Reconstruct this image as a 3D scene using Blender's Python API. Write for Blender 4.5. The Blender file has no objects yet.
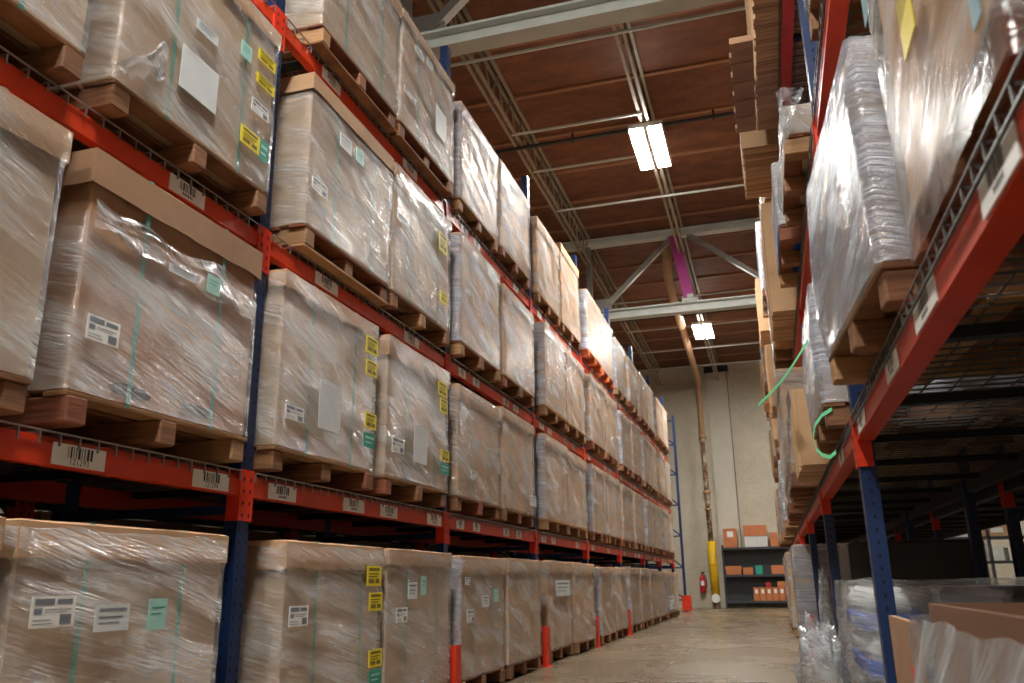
import bpy, math, random
import numpy as np
from mathutils import Matrix, Vector, noise

random.seed(7)
sc = bpy.context.scene
col = sc.collection

# ------------------------------------------------------------------ camera
CF, YAW, PITCH, ROLL, CH = 836.8, -0.2883, 0.2817, -0.0160, 0.7976
def cam_axes():
    F = Vector((math.sin(YAW)*math.cos(PITCH), math.cos(YAW)*math.cos(PITCH), math.sin(PITCH)))
    R0 = Vector((math.cos(YAW), -math.sin(YAW), 0)); U0 = R0.cross(F)
    return R0*math.cos(ROLL)+U0*math.sin(ROLL), -R0*math.sin(ROLL)+U0*math.cos(ROLL), F
CR, CU, CFW = cam_axes()
CP = Vector((0, 0, CH))
cd = bpy.data.cameras.new('camera'); cam = bpy.data.objects.new('camera', cd); col.objects.link(cam)
cam.matrix_world = Matrix(((CR.x, CU.x, -CFW.x, 0), (CR.y, CU.y, -CFW.y, 0), (CR.z, CU.z, -CFW.z, CH), (0, 0, 0, 1)))
cd.sensor_width = 36; cd.sensor_fit = 'HORIZONTAL'; cd.lens = CF*36/1024; cd.clip_start = .05; cd.clip_end = 200
cd.dof.use_dof = True; cd.dof.focus_distance = 5.0; cd.dof.aperture_fstop = 4.0
sc.camera = cam
def hit(u, v, ax, val):
    d = CFW*CF + CR*(u-512) - CU*(v-341.5)
    t = (val-CP[ax])/d[ax]
    return CP + d*t

# ------------------------------------------------------------------ world, exposure
w = bpy.data.worlds.new('world'); sc.world = w; w.use_nodes = True
w.node_tree.nodes['Background'].inputs[0].default_value = (.9, .95, 1, 1)
w.node_tree.nodes['Background'].inputs[1].default_value = .05
LAMP = 275.0          # emission of the ceiling fixtures' diffusers
sc.view_settings.view_transform = 'Standard'; sc.view_settings.look = 'None'
sc.view_settings.exposure = 0.0; sc.view_settings.gamma = 1.0; sc.view_settings.use_curve_mapping = False

# ------------------------------------------------------------------ materials
def srgb(r, g, b):
    f = lambda c: ((c/255)/12.92 if c/255 <= .04045 else ((c/255+.055)/1.055)**2.4)
    return (f(r), f(g), f(b), 1)
M = {}
class NT:
    def __init__(s, name):
        m = bpy.data.materials.new(name); m.use_nodes = True
        s.m = m; s.n = m.node_tree.nodes; s.l = m.node_tree.links
        s.b = s.n['Principled BSDF']; s.out = s.n['Material Output']; M[name] = m
    def node(s, t, **kw):
        n = s.n.new(t)
        for k, v in kw.items(): setattr(n, k, v)
        return n
    def link(s, a, b): s.l.new(a, b)
    def math(s, op, a, b=None, c=None):
        n = s.n.new('ShaderNodeMath'); n.operation = op
        for i, x in enumerate((a, b, c)):
            if x is None: continue
            if isinstance(x, (int, float)): n.inputs[i].default_value = x
            else: s.l.new(x, n.inputs[i])
        return n.outputs[0]
    def comb(s, x, y, z):
        n = s.n.new('ShaderNodeCombineXYZ')
        for i, v in enumerate((x, y, z)):
            if isinstance(v, (int, float)): n.inputs[i].default_value = v
            else: s.l.new(v, n.inputs[i])
        return n.outputs[0]
    def noise(s, vec, scale=1, detail=3, rough=.55):
        n = s.n.new('ShaderNodeTexNoise'); n.inputs['Scale'].default_value = scale
        n.inputs['Detail'].default_value = detail; n.inputs['Roughness'].default_value = rough
        s.l.new(vec, n.inputs['Vector']); return n.outputs[0]
    def rng(s, v, a, b, c, d):
        n = s.n.new('ShaderNodeMapRange'); s.l.new(v, n.inputs[0])
        for i, x in enumerate((a, b, c, d)): n.inputs[i+1].default_value = x
        return n.outputs[0]
    def ramp(s, v, stops):
        n = s.n.new('ShaderNodeValToRGB'); s.l.new(v, n.inputs[0]); e = n.color_ramp.elements
        while len(e) < len(stops): e.new(.5)
        for i, (p, c) in enumerate(stops): e[i].position = p; e[i].color = c
        return n.outputs[0]
    def bump(s, h, strength, dist):
        n = s.n.new('ShaderNodeBump'); n.inputs['Strength'].default_value = strength
        n.inputs['Distance'].default_value = dist; s.l.new(h, n.inputs['Height']); return n.outputs[0]
    def obj(s): return s.n.new('ShaderNodeTexCoord').outputs['Object']
    def sep(s, v):
        n = s.n.new('ShaderNodeSeparateXYZ'); s.l.new(v, n.inputs[0]); return n.outputs
    def rnd(s): return s.n.new('ShaderNodeObjectInfo').outputs['Random']

def plain(name, c, rough=.5, metal=0.0, var=.12, scale=6, bump=0, coat=0, spec=.5):
    t = NT(name); t.b.inputs['Roughness'].default_value = rough; t.b.inputs['Metallic'].default_value = metal
    t.b.inputs['Coat Weight'].default_value = coat; t.b.inputs['Specular IOR Level'].default_value = spec
    o = t.obj(); n = t.noise(o, scale, 5, .6)
    k = lambda f: tuple(min(1, x*f) for x in c[:3])+(1,)
    t.link(t.ramp(n, [(.3, k(1-var)), (.7, k(1+var))]), t.b.inputs['Base Color'])
    if bump: t.link(t.bump(n, bump, .02), t.b.inputs['Normal'])
    return t

plain('beam_red', srgb(212, 62, 26), .42, 0, .1, 9, .05)
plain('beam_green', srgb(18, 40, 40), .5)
plain('guard_red', srgb(222, 52, 20), .5, 0, .12, 9)
plain('post_blue', srgb(18, 45, 90), .4, .0, .15, 9, .05)
plain('bright_blue', srgb(20, 80, 190), .4, .0, .1, 5)
plain('hole', srgb(12, 14, 18), .8)
plain('steel', srgb(165, 165, 160), .35, .7, .1, 20)
plain('steel_dark', srgb(48, 50, 49), .5, .5, .15, 20)
plain('wire_shaded', srgb(96, 98, 96), .5, .3)  # steel wires of the right-hand decks, under-shelf shade put into their colour
plain('joist_paint', srgb(150, 138, 118), .55, 0, .1, 12)
plain('chord_white', srgb(200, 205, 200), .5, 0, .08, 4)
plain('purple', srgb(175, 60, 145), .6, 0, .1, 6)
plain('duct', srgb(190, 150, 115), .55, 0, .1, 6)
t = NT('rust'); n1 = t.noise(t.obj(), 5, 6, .65)
t.link(t.ramp(n1, [(.4, srgb(98, 62, 44)), (.5, srgb(140, 108, 84)), (.58, srgb(190, 172, 148))]), t.b.inputs['Base Color']); t.b.inputs['Roughness'].default_value = .75
plain('yellow_paint', srgb(235, 185, 25), .45, 0, .08, 9)
plain('red_paint', srgb(200, 25, 28), .3, 0, .05, 9)
plain('white', srgb(232, 232, 226), .45, 0, .03, 9)
plain('paper', srgb(240, 240, 238), .5, 0, .03, 9)
plain('pale', srgb(214, 220, 222), .5, 0, .04, 9)
plain('mint', srgb(165, 215, 205), .5, 0, .04, 9)
plain('green_label', srgb(40, 150, 130), .5, 0, .05, 9)
plain('yellow_label', srgb(240, 220, 30), .5, 0, .04, 9)
plain('ink', srgb(30, 30, 32), .6)
plain('ink_grey', srgb(120, 128, 138), .6)
plain('ink_olive', srgb(120, 105, 20), .6)
plain('strap', srgb(90, 165, 148), .35, 0, .05, 9)
plain('strap_bright', srgb(120, 225, 165), .35, 0, .05, 9)
plain('shelf_grey', srgb(62, 66, 70), .5, .1, .1, 9)
plain('box_orange', srgb(190, 115, 70), .7, 0, .1, 5)
plain('tape', srgb(150, 190, 205), .3)
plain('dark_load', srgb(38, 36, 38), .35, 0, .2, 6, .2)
plain('black_plastic', srgb(20, 20, 22), .4)
plain('paper_edge', srgb(205, 200, 190), .7, 0, .1, 30)
plain('red_box', srgb(170, 40, 35), .6)
plain('lamp_body', srgb(205, 205, 205), .4)

# wall: painted concrete, faint stains
t = NT('wall_paint'); o = t.obj(); n1 = t.noise(o, .6, 6, .6); n2 = t.noise(o, 9, 5, .6)
t.link(t.ramp(t.math('ADD', t.math('MULTIPLY', n1, .7), t.math('MULTIPLY', n2, .3)), [(.35, srgb(178, 168, 148)), (.65, srgb(205, 196, 177))]), t.b.inputs['Base Color'])
t.b.inputs['Roughness'].default_value = .8; t.link(t.bump(n2, .15, .02), t.b.inputs['Normal'])
plain('pilaster', srgb(200, 194, 178), .8, 0, .06, 2)
# floor: polished concrete
t = NT('floor_concrete'); o = t.obj(); n1 = t.noise(o, .8, 6, .6); n2 = t.noise(o, 7, 6, .6)
t.link(t.ramp(t.math('ADD', t.math('MULTIPLY', n1, .8), t.math('MULTIPLY', n2, .2)), [(.2, srgb(104, 90, 70)), (.8, srgb(142, 125, 100))]), t.b.inputs['Base Color'])
t.link(t.rng(n1, .3, .7, .24, .31), t.b.inputs['Roughness'])
# ceiling: stained wood panels
t = NT('ceiling_wood'); o = t.obj(); x, y, z = t.sep(o); r = t.rnd()
n1 = t.noise(t.comb(t.math('MULTIPLY', x, 2.2), t.math('ADD', t.math('MULTIPLY', y, 5), t.math('MULTIPLY', r, 40)), r), 1, 6, .65); n2 = t.noise(o, 18, 4, .6)
t.link(t.ramp(t.math('ADD', t.math('MULTIPLY', n1, .75), t.math('MULTIPLY', n2, .25)), [(.3, srgb(78, 44, 27)), (.52, srgb(112, 66, 40)), (.72, srgb(138, 86, 54))]), t.b.inputs['Base Color'])
t.b.inputs['Roughness'].default_value = .75
plain('ceiling_rib', srgb(150, 105, 75), .7, 0, .1, 5)
# timber of pallets, grain along local x or y
def wood(name, a, b):
    t = NT(name); o = t.obj(); x, y, z = t.sep(o); r = t.rnd()
    n1 = t.noise(t.comb(t.math('MULTIPLY', x, 5), t.math('MULTIPLY', y, 5), t.math('ADD', t.math('MULTIPLY', z, 60), t.math('MULTIPLY', r, 30))), 1, 5, .6)
    c = t.ramp(n1, [(.3, a), (.7, b)])
    hs = t.node('ShaderNodeHueSaturation'); t.link(c, hs.inputs['Color']); t.link(t.rng(r, 0, 1, .75, 1.2), hs.inputs['Value'])
    t.link(hs.outputs[0], t.b.inputs['Base Color']); t.b.inputs['Roughness'].default_value = .75
    t.link(t.bump(n1, .25, .01), t.b.inputs['Normal'])
wood('wood', srgb(104, 68, 44), srgb(160, 112, 74)); wood('wood_red', srgb(112, 62, 40), srgb(154, 92, 62)); wood('wood_pale', srgb(146, 108, 72), srgb(184, 142, 98))
# cardboard
def card(name, a, b):
    t = NT(name); o = t.obj(); x, y, z = t.sep(o); r = t.rnd()
    n1 = t.noise(t.comb(t.math('MULTIPLY', t.math('ADD', x, y), 2), t.math('ADD', t.math('MULTIPLY', z, 3), t.math('MULTIPLY', r, 20)), r), 1, 6, .65)
    c = t.ramp(n1, [(.3, a), (.7, b)])
    hs = t.node('ShaderNodeHueSaturation'); t.link(c, hs.inputs['Color']); t.link(t.rng(r, 0, 1, .88, 1.1), hs.inputs['Value'])
    t.link(hs.outputs[0], t.b.inputs['Base Color']); t.b.inputs['Roughness'].default_value = .7
card('carton', srgb(190, 163, 136), srgb(210, 184, 156)); card('carton_lid', srgb(180, 140, 104), srgb(206, 168, 130)); card('carton_tan', srgb(188, 146, 104), srgb(214, 176, 134))
card('carton_warm', srgb(198, 156, 116), srgb(216, 176, 136)); card('carton_dark', srgb(112, 78, 56), srgb(132, 94, 70)); card('carton_brown', srgb(158, 118, 88), srgb(182, 142, 108))
# stack of flat card seen on its edges
t = NT('sheet_edges'); o = t.obj(); x, y, z = t.sep(o); n1 = t.noise(t.comb(t.math('MULTIPLY', x, 1), t.math('MULTIPLY', y, 90), t.math('MULTIPLY', z, 1)), 1, 2, .5)
t.link(t.ramp(n1, [(.3, srgb(128, 92, 64)), (.7, srgb(206, 170, 128))]), t.b.inputs['Base Color']); t.b.inputs['Roughness'].default_value = .8

# stretch film: mostly clear, hazy along the diagonal stretch folds, glossy everywhere
def film(name, haze_lo, haze_hi, gloss, slope, tint=(.86, .85, .83), fold=.5, rough=.14, cap=.2, crk=.15, streak=.5):
    t = NT(name); t.n.remove(t.b)
    x, y, z = t.sep(t.obj()); r = t.rnd()
    s = t.math('ADD', x, y)
    sl = t.math('ADD', t.math('MULTIPLY', r, .22), slope)
    warp = t.noise(t.comb(t.math('MULTIPLY', s, 1.7), t.math('MULTIPLY', z, 1.7), t.math('MULTIPLY', r, 31)), 1, 2, .5)
    q = t.math('ADD', t.math('ADD', z, t.math('MULTIPLY', s, sl)), t.math('MULTIPLY', warp, .05))
    st = t.noise(t.comb(t.math('MULTIPLY', s, 1.5), t.math('MULTIPLY', q, 55), t.math('MULTIPLY', r, 57)), 1, 4, .62)
    bg = t.noise(t.comb(t.math('MULTIPLY', s, 2.2), t.math('MULTIPLY', q, 7), t.math('MULTIPLY', r, 91)), 1, 3, .55)
    # sharp thin creases where the folded noise turns over
    rd = t.math('SUBTRACT', 1, t.math('MULTIPLY', t.math('ABSOLUTE', t.math('SUBTRACT', st, .5)), 9))
    rd = t.math('MAXIMUM', rd, 0)
    patch = t.rng(bg, .4, .62, .15, 1)
    crease = t.math('MULTIPLY', rd, patch)
    haze = t.math('ADD', t.rng(bg, .38, .68, haze_lo, haze_hi*.6), t.math('MULTIPLY', crease, haze_hi*.6))
    h = t.math('ADD', t.math('MULTIPLY', crease, .35), t.math('ADD', t.math('MULTIPLY', st, streak), t.math('ADD', t.math('MULTIPLY', bg, .4), t.math('MULTIPLY', t.noise(t.n['Texture Coordinate'].outputs['Object'], 38, 3, .6), crk))))
    nb = t.bump(h, fold, .03)
    tr = t.node('ShaderNodeBsdfTransparent'); tr.inputs[0].default_value = (.97, .97, .96, 1)
    df = t.node('ShaderNodeBsdfDiffuse'); df.inputs[0].default_value = tint+(1,); t.link(nb, df.inputs['Normal'])
    gl = t.node('ShaderNodeBsdfGlossy'); gl.inputs['Roughness'].default_value = rough; t.link(nb, gl.inputs['Normal'])
    fr = t.node('ShaderNodeFresnel'); fr.inputs['IOR'].default_value = gloss; t.link(nb, fr.inputs['Normal'])
    m1 = t.node('ShaderNodeMixShader'); t.link(haze, m1.inputs[0]); t.link(tr.outputs[0], m1.inputs[1]); t.link(df.outputs[0], m1.inputs[2])
    m2 = t.node('ShaderNodeMixShader'); t.link(t.math('MINIMUM', fr.outputs[0], cap), m2.inputs[0]); t.link(m1.outputs[0], m2.inputs[1]); t.link(gl.outputs[0], m2.inputs[2])
    t.link(m2.outputs[0], t.out.inputs['Surface'])
film('film', .04, .5, 1.6, .16, (.9, .9, .89), fold=.7, cap=.28)
film('film_silver', .3, .8, 1.8, .02, (.62, .69, .82), .6, .1, cap=.5, crk=.6, streak=.12)
film('film_loose', .12, .7, 1.6, .6, (.74, .78, .82), .6, .13, cap=.3, crk=.35, streak=.2)
film('film_white', .55, 1.0, 1.5, .3, (.85, .87, .88), .8, .2)
film('film_dark', .02, .12, 1.5, .1, (.6, .6, .65), .7, .1)

t = NT('lamp_glow'); t.n.remove(t.b); e = t.node('ShaderNodeEmission'); e.inputs[0].default_value = (1, .97, .91, 1); e.inputs[1].default_value = LAMP
t.link(e.outputs[0], t.out.inputs['Surface'])

# ------------------------------------------------------------------ mesh helpers
class MB:
    def __init__(s): s.v = []; s.f = []; s.mi = []
    def add(s, vs, fs, m=0):
        k = len(s.v); s.v += [tuple(p) for p in vs]; s.f += [tuple(i+k for i in f) for f in fs]; s.mi += [m]*len(fs); return s
    def box(s, x0, x1, y0, y1, z0, z1, m=0):
        return s.add([(x0,y0,z0),(x1,y0,z0),(x1,y1,z0),(x0,y1,z0),(x0,y0,z1),(x1,y0,z1),(x1,y1,z1),(x0,y1,z1)],
                     [(0,3,2,1),(4,5,6,7),(0,1,5,4),(1,2,6,5),(2,3,7,6),(3,0,4,7)], m)
    def prism(s, pts, z0, z1, m=0):          # pts: xy outline, counter-clockwise
        n = len(pts)
        return s.add([(x,y,z0) for x,y in pts]+[(x,y,z1) for x,y in pts],
                     [tuple(range(n))[::-1], tuple(range(n,2*n))]+[(i,(i+1)%n,n+(i+1)%n,n+i) for i in range(n)], m)
    def cbox(s, x0, x1, y0, y1, z0, z1, c=.01, m=0):   # chamfered box
        o = []
        for z, d in ((z0, c), (z0+c, 0), (z1-c, 0), (z1, c)):
            X0, X1, Y0, Y1 = x0+d, x1-d, y0+d, y1-d
            o += [(X0+c,Y0,z),(X1-c,Y0,z),(X1,Y0+c,z),(X1,Y1-c,z),(X1-c,Y1,z),(X0+c,Y1,z),(X0,Y1-c,z),(X0,Y0+c,z)]
        f = [tuple(range(8))[::-1], tuple(range(24,32))]
        for k in range(3): f += [(k*8+i, k*8+(i+1)%8, k*8+8+(i+1)%8, k*8+8+i) for i in range(8)]
        return s.add(o, f, m)
    def tube(s, path, r, n=8, m=0, cap=True):
        P = [Vector(p) for p in path]; vs = []; fs = []; k = len(P)
        rr = r if isinstance(r, (list, tuple)) else [r]*k
        up = None
        for i, p in enumerate(P):
            d = (P[min(i+1,k-1)]-P[max(i-1,0)]).normalized()
            if up is None: up = Vector((0,0,1)) if abs(d.z) < .9 else Vector((1,0,0))
            a = d.cross(up).normalized(); b = a.cross(d).normalized(); up = b
            vs += [p+(a*math.cos(2*math.pi*j/n)+b*math.sin(2*math.pi*j/n))*rr[i] for j in range(n)]
        for i in range(k-1): fs += [(i*n+j, i*n+(j+1)%n, (i+1)*n+(j+1)%n, (i+1)*n+j) for j in range(n)]
        if cap: fs += [tuple(range(n))[::-1], tuple(range((k-1)*n, k*n))]
        return s.add(vs, fs, m)
    def bar(s, a, b, w, h, m=0):
        a, b = Vector(a), Vector(b); d = (b-a).normalized(); up = Vector((0,0,1)) if abs(d.z) < .95 else Vector((0,1,0))
        p = d.cross(up).normalized()*w/2; q = p.normalized().cross(d).normalized()*h/2
        return s.add([a-p-q,a+p-q,a+p+q,a-p+q,b-p-q,b+p-q,b+p+q,b-p+q],
                     [(0,1,2,3),(7,6,5,4),(0,4,5,1),(1,5,6,2),(2,6,7,3),(3,7,4,0)], m)
    def grid(s, fn, nu, nv, m=0):
        vs = [fn(i/nu, j/nv) for j in range(nv+1) for i in range(nu+1)]
        return s.add(vs, [(j*(nu+1)+i, j*(nu+1)+i+1, (j+1)*(nu+1)+i+1, (j+1)*(nu+1)+i) for j in range(nv) for i in range(nu)], m)
    def mesh(s, name, mats, smooth=False):
        me = bpy.data.meshes.new(name); me.from_pydata(s.v, [], s.f)
        for x in (mats if isinstance(mats, (list, tuple)) else [mats]): me.materials.append(M[x])
        if any(s.mi): me.polygons.foreach_set('material_index', s.mi)
        if smooth: me.polygons.foreach_set('use_smooth', [True]*len(me.polygons))
        me.validate(); me.update(); return me
    def build(s, name, mats, parent=None, smooth=False, loc=None): return link(name, s.mesh(name, mats, smooth), parent, loc)

def link(name, me, parent=None, loc=None):
    o = bpy.data.objects.new(name, me); col.objects.link(o); o.parent = parent
    if loc is not None: o.location = loc
    return o
def tag(o, label, cat, group=None):
    o['label'] = label; o['category'] = cat
    if group: o['group'] = group
    return o
def thing(name, label, cat, loc=(0, 0, 0), group=None, rz=0):
    o = bpy.data.objects.new(name, None); o.empty_display_size = .1; col.objects.link(o); o.location = loc; o.rotation_euler = (0, 0, rz)
    return tag(o, label, cat, group)
def struct(o): o['kind'] = 'structure'; return o
def nz(x, y, z): return noise.noise(Vector((x, y, z)))

# ------------------------------------------------------------------ the room
CEIL, WALLY = 7.6, 27.3
XL, XR, YB = -9.0, 11.0, -8.0
flo = struct(MB().box(XL, XR, YB, WALLY+.3, -.2, 0).build('floor', 'floor_concrete'))
ja, jb = hit(649, 683, 2, 0), hit(714, 628, 2, 0)
MB().box((ja.x+jb.x)/2-.006, (ja.x+jb.x)/2+.006, -4, 26.5, 0, .0015).build('floor_joint', 'rust', flo)
for y in (9.2, 16.4): MB().box(-2.0, .2, y-.005, y+.005, 0, .0015).build('floor_joint', 'rust', flo)
back = struct(MB().box(XL, XR, WALLY, WALLY+.3, 0, CEIL+.4).build('wall_back', 'wall_paint'))
MB().box(-1.5, -.86, WALLY-.06, WALLY, 0, 7.3).box(-1.56, -.80, WALLY-.12, WALLY, 7.3, 7.5, 1).build('pilaster', ['pilaster', 'steel_dark'], back)
MB().box(-.865, -.845, WALLY-.075, WALLY-.058, 0, 7.3).build('joint_strip', 'steel_dark', back)
struct(MB().box(XL-.2, XL, YB, WALLY, 0, CEIL+.4).build('wall_left', 'wall_paint'))
struct(MB().box(XR, XR+.2, YB, WALLY, 0, CEIL+.4).build('wall_right', 'wall_paint'))
struct(MB().box(XL, XR, YB-.2, YB, 0, CEIL+.4).build('wall_front', 'wall_paint'))
ceil = struct(MB().box(XL, XR, YB, WALLY, CEIL+.05, CEIL+.4).build('ceiling', 'ceiling_wood'))
JX = [-6.78, -4.90, -3.02, -1.14, .74, 2.62]
PL = 1.22
pm = MB().cbox(-.935, .935, -PL/2+.012, PL/2-.012, 0, .05, .006).mesh('ceiling_panel', 'ceiling_wood')
rib = MB().box(-.935, .935, -.03, .03, -.035, .05).mesh('ceiling_rib', 'ceiling_rib')
for i in range(5):
    xc = (JX[i]+JX[i+1])/2
    yy = 4.2
    while yy < WALLY-.3:
        link('ceiling_panel', pm, ceil, (xc, yy+PL/2, CEIL)); link('ceiling_rib', rib, ceil, (xc, yy, CEIL)); yy += PL
# bar joists between the girders
def joist_mesh(y0, y1):
    b = MB()
    for dx in (-.045, .045):
        b.box(dx-.02, dx+.02, y0, y1, 7.02, 7.06); b.box(dx-.02, dx+.02, y0, y1, 7.54, 7.59)
    wb = MB(); n = int((y1-y0)/.6)
    for k in range(n):
        a = y0+(y1-y0)*k/n; c = y0+(y1-y0)*(k+1)/n; mid = (a+c)/2
        wb.tube([(0, a, 7.56), (0, mid, 7.04)], .012, 5); wb.tube([(0, mid, 7.04), (0, c, 7.56)], .012, 5)
    return b.mesh('roof_joist', 'joist_paint'), wb.mesh('web', 'joist_paint')
for y0, y1 in ((-2.4, 6.55), (6.65, 15.75), (15.85, WALLY)):
    jm, wm = joist_mesh(y0, y1)
    for x in JX[1:]:
        j = link('roof_joist', jm, ceil, (x, 0, 0)); link('web', wm, j)
for y, x0, x1 in ((8.49, -4.9, .74), (10.34, -3.02, -1.14), (11.53, -3.02, -1.14), (13.05, -3.02, .74), (18.4, -3.02, .74), (20.8, -3.02, .74), (23.0, -3.02, .74), (25, -3.02, .74)):
    MB().box(x0, x1, y-.014, y+.014, 7.0, 7.028).build('bridging_rod', 'chord_white', ceil)

# girder trusses
def truss(y, label, left, near):
    t = thing('roof_truss', label, 'truss', (0, y, 6.0))
    def P(*a): return a
    MB().box(-8.5, 4.5, -.1, .1, -.2, -.17).box(-8.5, 4.5, -.1, .1, -.03, 0).box(-8.5, 4.5, -.02, .02, -.17, -.03).build('bottom_chord', 'chord_white', t)
    MB().box(-8.5, 4.5, -.1, .1, 1.40, 1.43).box(-8.5, 4.5, -.1, .1, 1.52, 1.55).box(-8.5, 4.5, -.02, .02, 1.43, 1.52).build('top_chord', 'chord_white', t)
    k = MB(); a, b = Vector((-1.27, 0, 1.4)), Vector((-1.05, 0, 0.0))
    k.bar(a, b, .2, .2); k.bar(a+Vector((.07, -.09, 0)), b+Vector((.07, -.09, 0)), .04, .03); k.bar(a+Vector((-.07, -.09, 0)), b+Vector((-.07, -.09, 0)), .04, .03)
    k.build('king_post', 'purple', t); MB().box(-1.2, -.9, -.11, .11, 0, .07).box(-1.1, -.98, -.13, .13, .07, .14).build('foot_bracket', 'chord_white', t)
    for a, b in (((-2.8, 0, .02), (-1.3, 0, 1.42)), ((-1.0, 0, 1.42), (.72, 0, .02)), ((-2.85, 0, .02), (-4.9, 0, 1.42))):
        MB().bar(a, b, .1, .09).build('diagonal_brace', 'steel', t)
    for x in (-3.02, .78): MB().box(x-.05, x+.05, -.05, .05, 0, 1.42).build('vertical_strut', 'steel', t)
    MB().box(-3.1, -2.6, -.012, .012, -.02, .26).build('gusset_plate', 'steel', t)
    return t
truss(6.6, 'white roof girder crossing the top edge of the picture', -3, True)
truss(15.8, 'white roof girder with a magenta post, across the middle of the ceiling', -3, False)

# ceiling lamps
def lamp(x, y, label, group='twin-panel ceiling lights'):
    t = thing('ceiling_light', label, 'light', (x, y, 6.92), group)
    MB().box(-.24, .24, -.61, .61, .02, .09).box(-.1, .1, -.5, .5, .09, .14).box(-.24, -.225, -.61, .61, -.03, .02).box(.225, .24, -.61, .61, -.03, .02).box(-.03, .03, -.61, .61, -.02, .02).build('housing', 'lamp_body', t)
    for s in (-1, 1):
        MB().box(s*.13-.09, s*.13+.09, -.6, .6, -.012, .018).build('diffuser', 'lamp_glow', t)
    return t
lamp(-1.14, 11.2, 'bright twin-panel ceiling light hanging nearest above the aisle')
lamp(-1.14, 21.1, 'smaller-looking twin-panel ceiling light near the far wall')
lamp(-1.14, 1.4, 'twin-panel ceiling light straight above the viewer, out of the picture')
lamp(-1.14, -5.0, 'twin-panel ceiling light above the aisle well behind the viewer')
for y, q in ((13.0, 'halfway along'), (23.5, 'near the far wall')): lamp(4.2, y, 'twin-panel ceiling light over the next aisle right of the right rack, '+q)

# ceiling pipes and wall riser
tag(MB().tube([(-1.52, 16.6, 7.6), (-1.52, 16.6, 7.3), (-1.55, 16.9, 7.03), (-1.58, 17.8, 6.95), (-1.62, 20.5, 6.95)], .1, 12).build('roof_drain_pipe', 'duct', None, True), 'tan roof drain pipe with an elbow below the roof boards', 'pipe')
tag(MB().tube([(-1.62, 20.5, 6.95), (-1.72, 26.6, 6.95), (-1.75, 26.95, 6.8), (-1.76, 27.05, 6.4), (-1.76, 27.05, 5.2)], .09, 12).tube([(-1.76, 27.05, 5.2), (-1.75, 27.05, 1.9)], .075, 12, 1).tube([(-1.76, 27.05, 5.15), (-1.76, 27.05, 5.25)], .12, 12).tube([(-1.755, 27.05, 3.4), (-1.755, 27.05, 3.5)], .12, 12).tube([(-1.755, 27.05, 2.9), (-1.755, 27.05, 2.95)], .12, 12).build('wall_pipe', ['duct', 'rust'], None, True), 'rust-streaked pipe running down the far wall into a yellow sleeve', 'pipe')
t = thing('pipe_guard', 'yellow sleeve around the foot of the far wall pipe', 'pipe guard', (-1.72, 27.0, 0))
MB().tube([(0, 0, .35), (-.02, 0, 1.95)], .125, 14).build('sleeve', 'yellow_paint', t, True)
MB().tube([(-.01, 0, 1.25), (-.01, 0, 1.29)], .14, 14).build('band', 'yellow_paint', t, True)
MB().tube([(0, 0, 0), (0, 0, .35)], .1, 12).build('foot_pipe', 'rust', t, True)
MB().tube([(0, -.17, .28), (0, -.12, .28)], .13, 14).build('dial', 'white', t)
for y, z in ((10.68, 6.98), (19.4, 6.9)):
    pp = MB().tube([(-8, y, z), (3, y, z)], .028, 8)
    for x in (-2.2, -.2): pp.tube([(x, y, z-.05), (x, y, z+.1)], .018, 6)
    tag(pp.build('sprinkler_pipe', 'steel_dark'), 'dark sprinkler pipe crossing below the roof ' + ('just before the near light' if y < 15 else 'beyond the magenta post'), 'pipe')
t = thing('fire_extinguisher', 'red fire extinguisher hung on the far wall', 'extinguisher', (-2.1, WALLY-.135, .45))
MB().tube([(0, 0, 0), (0, 0, .03), (0, 0, .42), (0, 0, .5), (0, 0, .53)], [.07, .085, .085, .045, .03], 14).build('cylinder', 'red_paint', t, True)
MB().tube([(0, 0, .52), (0, 0, .6)], .025, 8).box(-.02, .09, -.015, .015, .58, .61).build('valve', 'black_plastic', t)
MB().tube([(.02, 0, .57), (.1, -.01, .5), (.12, -.02, .3), (.11, -.02, .12)], .014, 6).build('hose', 'black_plastic', t)
MB().box(-.05, .05, -.089, -.084, .2, .34).build('instruction_label', 'white', t)
MB().box(-.04, .04, .07, .11, .1, .45).build('bracket', 'steel_dark', t)

# ------------------------------------------------------------------ pallet racks
POST_T = 5.4
def post_mesh(d):            # d: direction of the rack's depth in x
    b = MB(); b.box(min(0, d*.07), max(0, d*.07), -.045, .045, .01, POST_T)
    b.box(min(d*-.02, d*.1), max(d*-.02, d*.1), -.07, .07, 0, .01)
    z = .12
    while z < POST_T-.05:
        for dy in (-.026, .026):
            b.add([(-d*.0015, dy-.007, z), (-d*.0015, dy, z-.013), (-d*.0015, dy+.007, z), (-d*.0015, dy, z+.013)], [(0, 1, 2, 3)], 1)
        for s in (-1, 1):
            b.add([(d*.035-.007, s*.0465, z), (d*.035, s*.0465, z-.013), (d*.035+.007, s*.0465, z), (d*.035, s*.0465, z+.013)], [(0, 1, 2, 3)], 1)
        z += .055
    return b.mesh('post', ['post_blue', 'hole'])
def beam_mesh(d, length, mat='beam_red'):
    b = MB(); xa, xb = (d*.002, d*(.05 if d < 0 else .075))
    b.box(min(xa, xb), max(xa, xb), .047, length-.047, -.1, -.03); b.box(min(d*.02, xb), max(d*.02, xb), .047, length-.047, -.03, 0)
    b.box(min(d*.002, d*.012), max(d*.002, d*.012), .047, length-.047, -.03, -.022)
    return b.mesh('beam', mat)
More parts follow.
